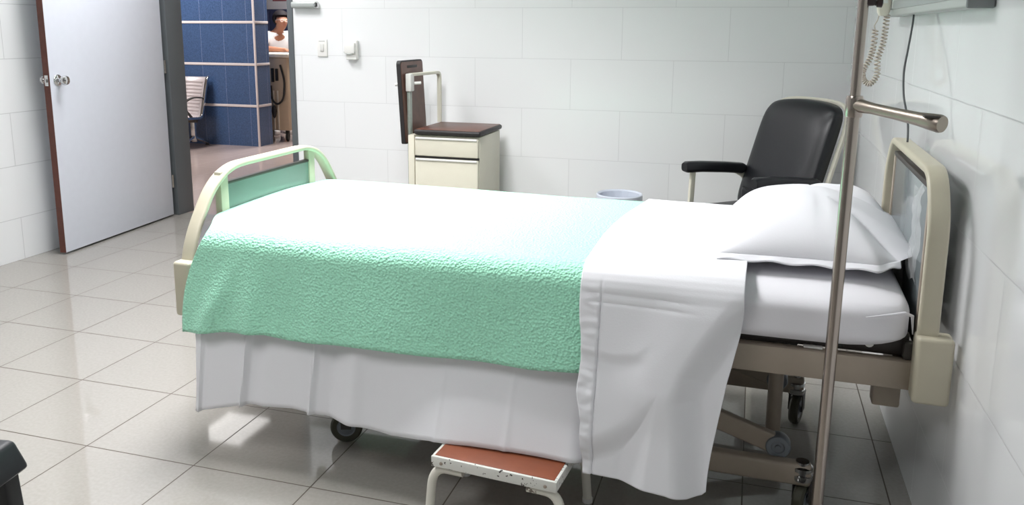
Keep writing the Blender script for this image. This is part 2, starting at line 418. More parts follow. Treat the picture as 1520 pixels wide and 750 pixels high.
# bracket hanging below the head end
bm = bmesh.new(); add_box(bm, (BL-.085, .10, .375), (BL-.02, .15, .465), .006); obj('head_bracket', bm, M_bedgrey, bed)
# under-frame: base rails, under-beam, lift column and arms
for y0, y1, z0, z1 in ((.125, .165, .104, .166), (BW-.185, BW-.145, .118, .180)):
    bm = bmesh.new(); add_box(bm, (.45, y0, z0), (1.885, y1, z1), .010, 3); obj('base_rail', bm, M_bedgrey, bed)
for s in (.62, 1.30):
    bm = bmesh.new(); add_box(bm, (s, .16, .11), (s+.05, BW-.18, .16), .006); obj('base_cross_member', bm, M_bedgrey, bed)
bm = bmesh.new(); add_box(bm, (.40, .40, .395), (1.84, .47, .455), .006); obj('under_beam', bm, M_beddark, bed)
bm = bmesh.new(); tube(bm, [(1.785, .33, .13), (1.785, .33, .42)], .021, 16)
lathe(bm, [(.001, 0), (.034, 0), (.036, .012), (.022, .030), (.001, .030)], axis_matrix((1.785, .33, .345), (0, 0, 1)), 18); obj('lift_column', bm, M_bedgrey, bed)
for y in (.18, BW-.24):
    bm = bmesh.new(); sweep(bm, [(1.36, y, .330), (1.795, y, .190)], rrect(.055, .028, .006), up=(0, 0, 1))
    a = obj('lift_arm', bm, M_bedgrey, bed)
    bm = bmesh.new(); lathe(bm, [(.001, 0), (.033, 0), (.034, .004), (.034, .030), (.030, .036), (.018, .036), (.016, .033), (.008, .033), (.007, .038), (.001, .038)],
                            axis_matrix((1.797, y+.018, .188), (0, -1, 0)), 24); obj('roller', bm, M_hubgrey, a)
bm = bmesh.new(); sweep(bm, [(1.0, .44, .43), (1.36, .32, .330)], rrect(.05, .03, .006), up=(0, 0, 1)); obj('lift_strut', bm, M_beddark, bed)

def caster(x, y, zrail, heading):
    """stem housing with a fork and a wheel trailing from the stem"""
    c = math.cos(heading); s = math.sin(heading)
    bm = bmesh.new()
    lathe(bm, [(.001, .118), (.026, .118), (.028, .124), (.028, .134), (.022, .137), (.022, .143), (.028, .146), (.028, .156), (.018, .160), (.018, zrail+.004), (.001, zrail+.004)],
          Matrix.Translation((x, y, 0)), 22)
    root = obj('caster', bm, M_chrome, bed)
    wx, wy = x+c*.020, y+s*.020
    R = Matrix.Translation((wx, wy, 0)) @ Matrix.Rotation(heading, 4, 'Z')
    bm = bmesh.new()
    for sd in (-1, 1):
        vs = add_box(bm, (-.018, sd*.022-.002, .050), (.016, sd*.022+.002, .118), .002)
    add_box(bm, (-.030, -.024, .108), (.024, .024, .120), .005)
    for v in bm.verts: v.co = R @ v.co
    obj('fork', bm, M_beddark, root)
    bm = bmesh.new(); A = R @ axis_matrix((0, -.016, .052), (0, 1, 0))
    lathe(bm, [(.030, .003), (.045, .001), (.051, .007), (.052, .016), (.051, .025), (.045, .031), (.030, .029)], A, 32, cap=False)
    obj('tyre', bm, M_rubber, root)
    bm = bmesh.new()
    lathe(bm, [(.001, -.003), (.008, -.003), (.009, .002), (.017, .003), (.019, .005), (.026, .005), (.030, .003), (.030, .029), (.026, .027), (.009, .030), (.008, .035), (.001, .035)], A, 28)
    obj('wheel_hub', bm, M_hubgrey, root)
caster(.505, .145, .166, math.radians(200))
caster(1.862, .145, .166, math.radians(70))
caster(.505, BW-.165, .180, math.radians(100))
caster(1.862, BW-.165, .180, math.radians(75))

# ------------------------------------------------------------------ mattress (local bed frame)
def on_bed(o): o.location = BO; o.rotation_euler = (0, 0, BR); return o
def ztop(s, t):
    """height of the mattress top, a shallow crown"""
    return 0.682+0.014*math.sin(PI*max(0, min(1, t/BW)))+0.006*math.exp(-((s-.2)/.35)**2)
def rbox(bm, lo, hi, r, rz, n=(40, 20, 6), fn=None):
    """rounded box: corners round with r in plan and rz in height"""
    r0 = bmesh.ops.create_cube(bm, size=2.0)
    bmesh.ops.subdivide_edges(bm, edges=bm.edges[:], cuts=15, use_grid_fill=True)
    lo, hi = Vector(lo), Vector(hi); c = (lo+hi)/2; h = (hi-lo)/2
    for v in bm.verts:
        p = v.co
        q = V(p.x*h.x, p.y*h.y, p.z*h.z)
        # concentrate samples near the ends
        q = V(*[math.copysign(abs(k)**0.7, k) for k in p])
        q = V(q.x*h.x, q.y*h.y, q.z*h.z)
        inn = V(max(-h.x+r, min(h.x-r, q.x)), max(-h.y+r, min(h.y-r, q.y)), max(-h.z+rz, min(h.z-rz, q.z)))
        d = q-inn; dn = V(d.x/r, d.y/r, d.z/rz)
        if dn.length > 1e-6:
            m = max(abs(dn.x), abs(dn.y), abs(dn.z)); dn = dn.normalized()*m
        v.co = c+inn+V(dn.x*r, dn.y*r, dn.z*rz)
        if fn: v.co = fn(v.co)
mt = thing('mattress', 'thick mattress in a white fitted sheet, bare below the pillow at the bed head', 'mattress', (BO[0], BO[1], 0.546), BR)
bm = bmesh.new()
def mfn(p):
    k = (p.z-.546)/.136
    if k > .5: p.z += (ztop(p.x, p.y)-.682)*(k-.5)*2
    e = smooth(BL-.16, BL, p.x)                      # the head end is pulled in at the bottom by the fitted sheet
    if p.y < BW/2 and k < .35: p.z += .028*e*(1-k/.35)
    p.y += .006*noise.noise(V(p.x*3, p.z*6, 1.3))*(1 if p.y < .1 else 0)
    return p-V(0, 0, .546)
rbox(bm, (.06, -.015, .546), (BL-.022, BW+.01, .682), .085, .042, fn=mfn)
obj('fitted_sheet', bm, M_fitted, mt, sub=1)
# tucked corner pleat of the fitted sheet
bm = bmesh.new()
tube(bm, [(BL-.13, -.018, .098), (BL-.08, -.014, .108), (BL-.045, .000, .112), (BL-.025, .02, .100), (BL-.018, .035, .05)], .004, 8, [.3, .8, 1, 1, .3]); obj('corner_pleat', bm, M_fitted, mt)

# ------------------------------------------------------------------ draped cloths
def drape_pt(s, v, d, zb_near, zb_far, flare_near=.035, r=.07, far=True, tstart=None, mid=(.35, .4)):
    """point on a cloth laid across the bed at length s; v in 0..1 from the far hem to the near hem; d = offset from the mattress"""
    tf = BW+.01+d; tn = -.015-d
    zt = lambda t: ztop(s, t)+d
    a = []                                            # polyline in (t, z)
    if far: a.append((tf+.015, zb_far))
    if tstart is None:
        for k in range(6):
            w = PI/2*k/5; a.append((tf-r+r*math.cos(w), zt(BW)-r+r*math.sin(w)))
        t0 = tf-r
    else: t0 = tstart
    for k in range(0, 13): 
        t = lerp(t0, tn+r, k/12); a.append((t, zt(t)))
    for k in range(1, 7):
        w = PI/2*k/6; a.append((tn+r-r*math.sin(w), zt(0)-r+r*math.cos(w)))
    a.append((tn-flare_near*mid[0], lerp(zt(0)-r, zb_near, mid[1]))); a.append((tn-flare_near, zb_near))
    ls = [0]
    for p, q in zip(a, a[1:]): ls.append(ls[-1]+math.hypot(q[0]-p[0], q[1]-p[1]))
    L = ls[-1]*v
    for i in range(len(a)-1):
        if L <= ls[i+1] or i == len(a)-2:
            f = (L-ls[i])/max(1e-9, ls[i+1]-ls[i]); return lerp(a[i][0], a[i+1][0], f), lerp(a[i][1], a[i+1][1], f)

def foot_warp(s, s0, t, z):
    """the cloth's foot edge curves round the mattress corner: pulled toward the head where it turns over the near edge"""
    g = max(0, min(1, (z-.40)/.31))**2.2*(1-smooth(-.07, .17, t))
    return s+g*.105*math.exp(-max(0, s-s0)/.10)

# the white top sheet, hanging below the blanket
SZ = [(.0, .150), (.07, .140), (.12, .150), (.26, .185), (.42, .196), (.55, .184), (.75, .172), (.88, .192), (1.0, .199), (1.2, .199), (1.32, .197), (1.40, .19)]
def pleat(s, z):
    """vertical press folds of the hanging sheet: outward displacement"""
    k = smooth(.62, .35, z); o = 0
    for s0, w, a in ((.090, .007, .012), (.255, .007, .020), (.285, .025, -.008), (.485, .008, .016), (.54, .03, -.012), (.62, .03, .012), (.90, .008, .002), (1.10, .009, .003)):
        o += a*math.exp(-((s-s0-.03*(z-.3))/w)**2)
    o += .006*math.sin(s*9+1)*k+.004*noise.noise(V(s*6, z*4, .5))
    return o*k
bm = bmesh.new()
def sheet_fn(u, v):
    s = lerp(.062, 1.45, u)
    t, z = drape_pt(s, v, .007, pw(s, SZ), .4, (.050+.045*(smooth(.7, .95, s)-smooth(1.27, 1.36, s))), far=False, tstart=.45, mid=(.14, .55))
    t -= pleat(s, z)
    return V(foot_warp(s, .062, t, z)+.02*smooth(.45, .15, z)*(1-smooth(.062, .12, s)), t, z)
grid(bm, 330, 70, sheet_fn)
sheet = on_bed(obj('bed_sheet', bm, M_white, solid=.0015))
tag(sheet, 'white cotton top sheet hanging below the mint blanket and folded back over it', 'sheet')

# the mint blanket
BZ = [(.03, .385), (.08, .390), (.20, .408), (.33, .413), (.42, .405), (.55, .412), (.70, .416), (.85, .415), (1.0, .420), (1.15, .418), (1.34, .434)]
bm = bmesh.new()
def blanket_fn(u, v):
    s = lerp(.034, 1.36, u)
    t, z = drape_pt(s, v, .018, pw(s, BZ), .42, lerp(.014, .026, smooth(.05, .3, s)), r=.055)
    k = smooth(.66, .45, z)
    if t < .1:
        t -= k*(.016*math.exp(-((s-.16-.45*(z-.50))/.035)**2)+.010*math.exp(-((s-.28)/.03)**2)+.008*math.exp(-((s-.50)/.05)**2)+.006*math.sin(s*11))
    z += .004*noise.noise(V(s*2.5, t*2.5, 0.2))*(1-k)
    return V(foot_warp(s, .034, t, z), t, z)
grid(bm, 190, 120, blanket_fn)
bl = on_bed(obj('blanket', bm, M_blanket, solid=.006, offset=1.0))
tag(bl, 'mint green textured blanket spread over the hospital bed', 'blanket')

# the turned-down part of the sheet lying over the blanket
FZ = [(1.285, .176), (1.32, .180), (1.45, .178), (1.53, .172), (1.58, .160), (1.615, .162), (1.64, .182), (1.66, .225)]
def fold_out(s, z, t):
    """large folds of the hanging turn-down, outward displacement"""
    k = smooth(.70, .60, z)
    o = 0
    # long diagonal crease from the top right down to the left
    def sdist(pts):
        """signed distance to a polyline of (s, z); positive on its left side when walked in order"""
        best = 9; sg = 1
        for p, q in zip(pts, pts[1:]):
            d = V(q[0]-p[0], q[1]-p[1], 0); L = d.length; d = d/L
            r_ = V(s-p[0], z-p[1], 0); k_ = max(0, min(L, r_.dot(d))); e = (r_-d*k_).length
            if e < best: best = e; sg = 1 if (d.x*r_.y-d.y*r_.x) > 0 else -1
        return best*sg
    dR = sdist([(1.72, .74), (1.66, .66), (1.60, .57), (1.54, .47), (1.52, .40), (1.535, .28), (1.55, .10)])     # right of the long crease
    dB = -sdist([(1.22, .24), (1.36, .30), (1.43, .345), (1.50, .42)])                                          # below the lower crease
    dC = -sdist([(1.50, .44), (1.495, .40), (1.485, .28), (1.47, .10)])
    o += .012*smooth(-.16, .0, dR)*smooth(.30, .42, z)
    o -= .060*smooth(-.006, .085, dR)*smooth(.80, .60, z)
    o -= .032*smooth(-.004, .075, min(dB, dC))
    dU = -sdist([(1.30, .505), (1.38, .495), (1.44, .505), (1.475, .545)])
    o -= .014*smooth(-.004, .03, dU)*math.exp(-max(0, dU)/.05)*smooth(1.49, 1.40, s)
    o -= .0022*(math.exp(-((z-.640-.02*(1.6-s))/.0035)**2)+math.exp(-((z-.618-.02*(1.6-s))/.0035)**2))*smooth(1.29, 1.31, s)*smooth(1.60, 1.52, s)/max(.3, k)
    # stitched hem band along the left edge, slightly puckered
    h = s-1.292
    if h < .045:
        o += .004*noise.noise(V(s*30, z*55, 3))*smooth(-.01, .01, h)
        o += .0035*smooth(.045, .04, h)
    o -= .004*math.exp(-((h-.045)/.004)**2)
    return o*k+.003*noise.noise(V(s*7, z*7, 9))*k
bm = bmesh.new()
def fold_fn(u, v):
    sl = lerp(1.345, 1.282, smooth(0, .55, v)); sl = lerp(sl, 1.290, smooth(.70, .85, v)) 
    sr = lerp(1.655, 1.688, smooth(.2, .6, v))
    t, z = drape_pt(1.5, v, .030, .16, .45, .075)
    sr = lerp(sr, 1.625, smooth(.60, .16, z) if t < .1 else 0)
    sl += .022*smooth(.40, .30, z)*(1 if t < .1 else 0)+.006*math.sin(z*16)*(smooth(.66, .5, z) if t < .1 else 0)
    s = lerp(sl, sr, u)
    t, z = drape_pt(s, v, .030, pw(s, FZ), .45, .105, mid=(.42, .4))
    if t < .1: t -= fold_out(s, z, t)
    else: z += .004*noise.noise(V(s*6, t*4, 5))
    if t >= -.03 and z > .66:                          # double seam lines across, near the edge of the bed
        z += .0
    return V(s, t, z)
grid(bm, 150, 420, fold_fn)
fold = obj('turned_down_fold', bm, M_white, sheet, solid=.003, offset=1.0)

# ------------------------------------------------------------------ pillows
def pillow(name, label, cx, cy, zb, rot, w, l, h, dx=0, chamfer=0.0, tilt=0.0, seam=True, crown=(0, 0)):
    t = thing(name, label, 'pillow', (cx, cy, zb), rot)
    bm = bmesh.new(); N = 56; rows = {}
    def pt(a, b, up):
        # a,b in -1..1 ; pincushion outline with pointed corners
        e = 1-.055*(1-abs(b)**2.2)*abs(a)**3; f = 1-.05*(1-abs(a)**2.2)*abs(b)**3
        x = a*w/2*e; y = b*l/2*f
        if chamfer:                                     # near head-side corner pulled in, leaving two points
            m = max(abs(a), abs(b), 1e-6); kk = (a-.52)/.48+(-.50-b)/.50; k0 = -.52/.48-1.0
            kb = k0+(kk-k0)/m
            if kb > 1: f_ = (1-k0)/(kb-k0); x *= f_; y *= f_
        qa = max(0, 1-abs(a)**2.6)**.55 if (a < 0 or not chamfer) else max(0, 1-a**1.5)**.85
        q = qa*max(0, 1-abs(b)**2.6)**.55
        sx = 1+crown[0]*a+crown[1]*b
        z = h*q*sx*(.80 if up else .20)*(1 if up else -1)
        if up:
            z += .004*noise.noise(V(a*3+cx*9, b*3, .7))*q
            if seam: z -= .006*math.exp(-((a+.02+.05*b)/.025)**2)*q
        return V(x, y, z+h*.2+tilt*x)
    for up in (True, False):
        for i in range(N+1):
            for j in range(N+1):
                a = math.sin((i/N*2-1)*PI/2); b = math.sin((j/N*2-1)*PI/2)
                border = i in (0, N) or j in (0, N)
                key = (i, j, 'e' if border else up)
                if key not in rows: rows[key] = bm.verts.new(pt(a, b, up))
    g = lambda i, j, up: rows[(i, j, 'e' if i in (0, N) or j in (0, N) else up)]
    for up in (True, False):
        for i in range(N):
            for j in range(N):
                f = [g(i, j, up), g(i+1, j, up), g(i+1, j+1, up), g(i, j+1, up)]
                if len(set(f)) == 4:
                    try: bm.faces.new(f if up else f[::-1])
                    except ValueError: pass
    obj('pillowcase', bm, M_pillow, t, angle=80)
    # hem flange at the near edge of the case
    bm = bmesh.new(); n = 40
    def fl(u, v):
        a = lerp(-1, 1, u); p = pt(a, -1, True)
        return V(p.x*1.0, p.y-.022*v, p.z-.010*v+.003*math.sin(u*30)*v)
    grid(bm, 60, 6, fl); obj('hem', bm, M_pillow, t, solid=.004)
    return t
pillow('pillow', 'plump white pillow lying at the near side of the bed head', 3.764, -.632, .702, math.radians(-2), .51, .66, .150, chamfer=.16, crown=(-.06, .06))
pillow('pillow', 'second white pillow lying against the headboard behind the plump one', 3.835, -.375, .700, math.radians(3), .29, .36, .13, seam=False)

# ------------------------------------------------------------------ IV pole in front of the bed
t = thing('iv_pole', 'steel drip pole standing in front of the bed head with a side arm', 'drip stand', (3.768, -1.20, 0))
bm = bmesh.new(); tube(bm, [(-.004, 0, .03), (.006, 0, 1.16)], .0135, 20); obj('lower_pole', bm, M_polesteel, t)
bm = bmesh.new(); tube(bm, [(.006, 0, 1.14), (.010, 0, 1.95)], .0110, 20); obj('upper_pole', bm, M_polesteel, t)
bm = bmesh.new(); lathe(bm, [(.001, -.024), (.0165, -.024), (.0185, -.020), (.0185, .016), (.0165, .022), (.001, .022)], Matrix.Translation((.006, 0, 1.150)), 22); obj('collar', bm, M_polesteel, t)
bm = bmesh.new()
d = V(.138, -.150, -.020)
pth = [V(.012, -.006, 1.152)+d*k for k in (0, .06, .2, .5, .75, .88, .97, 1.0)]
tube(bm, pth, .0125, 18, [1.3, 1.15, .98, 1.0, 1.12, 1.34, 1.45, 1.30]); arm = obj('side_arm', bm, M_armsteel, t)
bm = bmesh.new(); e = pth[-1]
add_box(bm, (e.x-.034, e.y-.008, e.z+.0125), (e.x-.006, e.y+.022, e.z+.0165), .001); obj('end_slot', bm, M_beddark, arm)
bm = bmesh.new(); add_box(bm, (.004, -.009, 1.362), (.030, .009, 1.379), .004)
lathe(bm, [(.001, 0), (.006, 0), (.006, .008), (.009, .010), (.009, .020), (.001, .022)], axis_matrix((.024, 0, 1.369), (1, 0, -.1)), 14); obj('clamp', bm, M_darkred, t)
bm = bmesh.new()
lathe(bm, [(.001, .0), (.165, .0), (.165, .018), (.14, .03), (.03, .045), (.02, .08), (.001, .08)], Matrix.Identity(4), 36); obj('base', bm, M_beddark, t)
bm = bmesh.new()
for a in (0, PI/2, PI, 3*PI/2):
    c, s_ = math.cos(a), math.sin(a)
    tube(bm, rounded([(.010, 0, 1.90), (.010+.09*c, .09*s_, 1.90), (.010+.10*c, .10*s_, 1.95)], .02), .004, 8)
obj('bottle_hooks', bm, M_polesteel, t)

# ------------------------------------------------------------------ step stool in front of the bed
t = thing('step_stool', 'low step stool with red-brown top and chipped white frame under the sheet', 'step stool', (2.985, -1.135, 0), math.radians(-5))
SW, SD, SH = .352, .262, .192
bm = bmesh.new(); add_box(bm, (-SW/2+.008, -SD/2+.008, SH-.010), (SW/2-.008, SD/2-.008, SH+.0015), .003); obj('step_top', bm, M_steptop, t)
bm = bmesh.new()
for lo, hi in (((-SW/2, -SD/2, SH-.030), (SW/2, -SD/2+.010, SH)), ((-SW/2, SD/2-.010, SH-.030), (SW/2, SD/2, SH)),
               ((-SW/2, -SD/2+.01, SH-.030), (-SW/2+.010, SD/2-.01, SH)), ((SW/2-.010, -SD/2+.01, SH-.030), (SW/2, SD/2-.01, SH))):
    add_box(bm, lo, hi, .003)
rim = obj('top_rim', bm, M_chipedge, t)
for x in (-SW/2+.03, SW/2-.03):
    bm = bmesh.new(); lathe(bm, [(.001, 0), (.005, 0), (.004, .0025), (.001, .003)], axis_matrix((x, -SD/2, SH-.017), (0, -1, 0)), 10)
    obj('rivet', bm, M_bedgrey, rim)
for sx in (-1, 1):
    for sy in (-1, 1):
        yy = sy*(SD/2-.022)
        bm = bmesh.new()
        tube(bm, rounded([(sx*(SW/2+.012), yy+sy*.012, 0.006), (sx*(SW/2+.004), yy, SH-.042), (sx*(SW/2-.085), yy, SH-.042)], .055, 8), .0125, 14)
        lg = obj('leg', bm, M_chipwhite, t)
        bm = bmesh.new(); lathe(bm, [(.001, 0), (.0145, 0), (.0145, .012), (.001, .014)], Matrix.Translation((sx*(SW/2+.012), yy+sy*.012, 0)), 14); obj('foot_cap', bm, M_plasticshade, lg)

# ------------------------------------------------------------------ bedside cabinet
t = thing('bedside_cabinet', 'cream bedside cabinet with a brown top, drawer and raised folding tray', 'cabinet', (1.895, 1.40, 0))
cx0, cx1, cy0, cy1 = -.215, .215, -.20, .20
bm = bmesh.new(); add_box(bm, (cx0, cy0+.018, .06), (cx1, cy1, .715), .004)
for x in (cx0+.03, cx1-.03):
    for y in (cy0+.04, cy1-.03): add_box(bm, (x-.015, y-.015, .02), (x+.015, y+.015, .06), .003)
obj('body', bm, M_cabcream, t)
bm = bmesh.new(); add_box(bm, (cx0, cy0, .06), (cx0+.038, cy0+.02, .715), .004); obj('side_stile', bm, M_cabcream, t)
bm = bmesh.new(); add_box(bm, (cx0+.044, cy0-.006, .598), (cx1-.004, cy0+.02, .706), .007, 3); dr = obj('drawer', bm, M_cabcream, t)
bm = bmesh.new(); sweep(bm, [(cx0+.05, cy0-.006, .700), (cx1-.010, cy0-.006, .700)], rrect(.012, .014, .004), up=(0, 0, 1)); obj('drawer_lip', bm, M_plasticshade, dr)
bm = bmesh.new(); add_box(bm, (cx0+.044, cy0-.006, .075), (cx1-.004, cy0+.02, .584), .007, 3); dd = obj('door', bm, M_cabcream, t)
bm = bmesh.new(); sweep(bm, [(cx0+.05, cy0-.006, .578), (cx1-.010, cy0-.006, .578)], rrect(.012, .014, .004), up=(0, 0, 1)); obj('door_lip', bm, M_plasticshade, dd)
bm = bmesh.new(); add_box(bm, (cx0+.040, cy0+.004, .586), (cx1-.002, cy0+.016, .597)); obj('shadow_gap', bm, M_blackedge, t)
# brown top with bull-nosed black edging
bm = bmesh.new(); add_box(bm, (cx0+.038, cy0-.012, .721), (cx1+.012, cy1+.012, .749), .012, 3); tp = obj('top_edging', bm, M_blackedge, t)
bm = bmesh.new(); add_box(bm, (cx0+.048, cy0-.002, .745), (cx1+.002, cy1+.002, .7515), .003); obj('top', bm, M_wood, tp)
# folded tray leaf standing up at the left side
bm = bmesh.new()
def leaf_shape(bm, y0, y1, z0, z1, x0, x1, r, lean):
    pts = []
    for cy, cz, a0 in ((y1-r, z1-r, 0), (y0+r, z1-r, 90), (y0+.01, z0+.01, 180), (y1-.01, z0+.01, 270)):
        rr = r if a0 < 180 else .01
        for k in range(6):
            a = math.radians(a0+90*k/5); pts.append((cy+rr*math.cos(a), cz+rr*math.sin(a)))
    A = [bm.verts.new((x0+lean*(z1-z), y, z)) for y, z in pts]; B_ = [bm.verts.new((x1+lean*(z1-z), y, z)) for y, z in pts]
    n = len(pts)
    for k in range(n): bm.faces.new((A[k], A[(k+1) % n], B_[(k+1) % n], B_[k]))
    bm.faces.new(A); bm.faces.new(B_[::-1])
leaf_shape(bm, -.205, .125, .66, 1.135, -.279, -.255, .025, .055); lf = obj('tray_leaf_edging', bm, M_blackedge, t)
bm = bmesh.new(); leaf_shape(bm, -.198, .118, .668, 1.127, -.2555, -.2525, .022, .055); obj('tray_leaf', bm, M_wood, lf)
bm = bmesh.new(); add_box(bm, (-.2530, -.115, 1.085), (-.2505, .035, 1.106), .001); obj('hand_slot', bm, M_blackedge, lf)
# rail that carries the tray
bm = bmesh.new(); add_box(bm, (cx0-.020, cy0+.040, .10), (cx0-.001, cy0+.075, .960), .004); obj('tray_post', bm, M_galv, t)
bm = bmesh.new(); add_box(bm, (cx0-.024, cy0+.030, .960), (cx0+.010, cy0+.085, 1.062), .006); obj('tray_socket', bm, M_plasticshade, t)
bm = bmesh.new(); sweep(bm, rounded([(cx0-.004, cy0+.06, 1.055), (cx0+.04, cy0+.40, 1.055), (cx0+.04, cy0+.40, .75)], .035, 6), rrect(.026, .018, .004), up=(1, 0, 0)); obj('tray_rail', bm, M_chairframe, t)
bm = bmesh.new(); tube(bm, [(cx0-.090, cy0+.03, .998), (cx0+.035, cy0+.12, 1.006)], .009, 12); obj('pivot_rod', bm, M_plastic, t)
bm = bmesh.new(); lathe(bm, [(.001, 0), (.006, 0), (.006, .016), (.012, .019), (.012, .030), (.001, .032)], axis_matrix((cx0, cy0+.06, .695), (-1, -.4, 0)), 14); obj('side_knob', bm, M_chrome, t)

# ------------------------------------------------------------------ waste bin
t = thing('waste_bin', 'pale round waste bin with a plastic liner behind the bed', 'bin', (2.875, 1.41, -0.0))
bm = bmesh.new(); lathe(bm, [(.001, .0), (.095, .0), (.100, .01), (.122, .385), (.127, .392), (.127, .402), (.120, .402), (.117, .385), (.096, .02), (.001, .02)], None, 36); obj('bucket', bm, M_binplastic, t)
bm = bmesh.new(); n = 48; prof = [(.131, .335), (.130, .37), (.1295, .404), (.124, .408), (.1155, .40), (.108, .34), (.09, .20), (.05, .10), (.001, .09)]; rings = []
for r, h in prof:
    rings.append([bm.verts.new(V((r+.004*noise.noise(V(k*1.3, h*20, 1)))*math.cos(2*PI*k/n), (r+.004*noise.noise(V(k*1.3, h*20, 1)))*math.sin(2*PI*k/n), h+(.010*noise.noise(V(k*.9, 3, 1)) if h < .34 else 0))) for k in range(n)])
for a, b in zip(rings, rings[1:]):
    for k in range(n): bm.faces.new((a[k], a[(k+1) % n], b[(k+1) % n], b[k]))
obj('liner', bm, M_binbag, t)

# ------------------------------------------------------------------ black recliner armchair
F = V(-.75, -.66, 0).normalized(); rz = math.atan2(F.y, F.x)
base = V(3.645, 1.07, 0)
t = thing('armchair', 'black vinyl patient armchair with cream frame in the far corner behind the bed', 'armchair', base, rz)
# local: +x = forward, +y = the chair's left (nearer wall side / near)  ; width along y
HW = .255
def slab(bm, cx, cz, wy, hz, th, lean_top, r, arch_=0.0, n=9, puff=.03):
    """upholstered back: outline in (y, up) extruded along the normal with a puffed front"""
    nx = 20; ny = 20
    def P(a, b, front):
        y = a*wy/2
        rr = abs(a)**4
        u = b*hz; top = arch_*(1-abs(a)**2.2); 
        return y, u, top
    vs = {}
    for front in (0, 1):
        for i in range(nx+1):
            for j in range(ny+1):
                a = math.sin((i/nx*2-1)*PI/2); bb = math.sin((j/ny*2-1)*PI/2)
                # superellipse corners
                ca, cb = a, bb
                m = max(abs(a), abs(bb)); 
                if m > 0:
                    q = (abs(a)**8+abs(bb)**8)**(1/8); ca, cb = a*m/q, bb*m/q
                y = ca*wy/2; u = (cb+1)/2*hz+arch_*smooth(0, 1, cb)*(1-abs(ca)**2)
                e = max(0, (1-abs(a)**5)*(1-abs(bb)**5))**.5
                d = (th/2+puff*.5*e) * (1 if front else -1) if e > 0 else 0
                d = (th/2*(.55+.45*e)+ (puff*e if front else 0))*(1 if front else -1)
                key = (front, i, j)
                vs[key] = bm.verts.new(V(cx+d-lean_top*u/hz, y-.020, cz+u))
    for front in (0, 1):
        for i in range(nx):
            for j in range(ny):
                f = [vs[(front, i, j)], vs[(front, i+1, j)], vs[(front, i+1, j+1)], vs[(front, i, j+1)]]
                bm.faces.new(f)
    edge = [(i, 0) for i in range(nx)]+[(nx, j) for j in range(ny)]+[(i, ny) for i in range(nx, 0, -1)]+[(0, j) for j in range(ny, 0, -1)]
    for p, q in zip(edge, edge[1:]+edge[:1]):
        bm.faces.new((vs[(0, *p)], vs[(0, *q)], vs[(1, *q)], vs[(1, *p)]))
bm = bmesh.new(); slab(bm, -.060, .40, .485, .550, .075, .19, .08, arch_=.026, puff=.022); obj('backrest', bm, M_vinyl, t, angle=60)
# raised inner cushion line of the back (welt)
bm = bmesh.new()
def bx_(u): return -.060-.19*u/.55
wel = [(-.185, .115), (-.06, .10), (.06, .10), (.185, .115)]
tube(bm, rounded([(bx_(u)+.058, y-.020, .40+u) for y, u in wel], .05, 4), .005, 8); obj('welt', bm, M_vinyl_seam, t)
# cream band frame running round the back
bm = bmesh.new()
fr = [(-.266, .0), (-.264, .48), (-.235, .565), (-.12, .585), (.12, .585), (.235, .565), (.264, .48), (.266, .0)]
sweep(bm, rounded([(bx_(u)-.038, y*.96-.020, .39+u) for y, u in fr], .07, 5), rrect(.020, .020, .005), up=(1, 0, 0)); obj('back_frame', bm, M_chairframe, t)
bm = bmesh.new(); add_box(bm, (-.17, -.225, .33), (.34, .225, .45), .045, 4); obj('seat', bm, M_vinyl, t)
bm = bmesh.new(); add_box(bm, (-.10, -.228, .42), (-.035, .228, .52), .028, 4); obj('lumbar_roll', bm, M_vinyl, t)
bm = bmesh.new(); add_box(bm, (-.20, -.23, .30), (.32, .23, .335), .004); obj('seat_frame', bm, M_chairframe, t)
for sy in (-1, 1):
    y = sy*HW
    bm = bmesh.new()
    pth = [(.30, y, .632), (.285, y, .632), (.2, y, .630), (.05, y, .618), (-.06, y, .606), (-.085, y, .602)]
    sweep(bm, pth, rrect(.056, .062, .020, 5), up=(0, 0, 1), scales=[.75, 1, 1, 1, 1, .7]); a = obj('armrest', bm, M_vinyl, t)
    bm = bmesh.new()
    sweep(bm, [(.245, y, .612), (.255, y, .33), (.275, y, .02)], rrect(.030, .018, .005), up=(1, 0, 0)); obj('front_leg', bm, M_chairframe, t)
    bm = bmesh.new()
    sweep(bm, rounded([(-.03, y, .592), (-.10, y, .56), (-.14, y, .33), (-.21, y, .02)], .08, 6), rrect(.026, .018, .005), up=(1, 0, 0)); obj('rear_leg', bm, M_chairframe, t)

# ------------------------------------------------------------------ things on the back wall
t = thing('light_switch', 'small white light switch plate on the back wall beside the doorway', 'switch', (.873, YB, 1.190))
bm = bmesh.new(); add_box(bm, (-.036, -.009, -.056), (.036, 0, .056), .005, 3); obj('plate', bm, M_plastic, t)
bm = bmesh.new(); add_box(bm, (-.014, -.014, -.022), (.014, -.008, .026), .003); obj('rocker', bm, M_plasticshade, t)
bm = bmesh.new(); add_box(bm, (-.022, -.0102, .040), (.022, -.0088, .047), .001); obj('shadow_strip', bm, mat('switch_shadow_line', srgb(196, 196, 194), .5), t)  # grey strip paints a shadow line across the switch plate
t = thing('wall_socket_box', 'white wall box with a sagging cover right of the light switch', 'wall box', (1.093, YB, 1.180))
bm = bmesh.new(); add_box(bm, (-.040, -.030, -.062), (.040, 0, .062), .008, 3); obj('housing', bm, M_plastic, t)
bm = bmesh.new(); add_box(bm, (-.046, -.046, -.024), (.030, -.028, .048), .008, 3); obj('cover', bm, M_plastic, t)
bm = bmesh.new(); tube(bm, [(-.046+.076*k/8, -.040, -.012-.014*math.sin(PI*k/8)) for k in range(9)], .005, 8); obj('latch_wire', bm, M_alu, t)
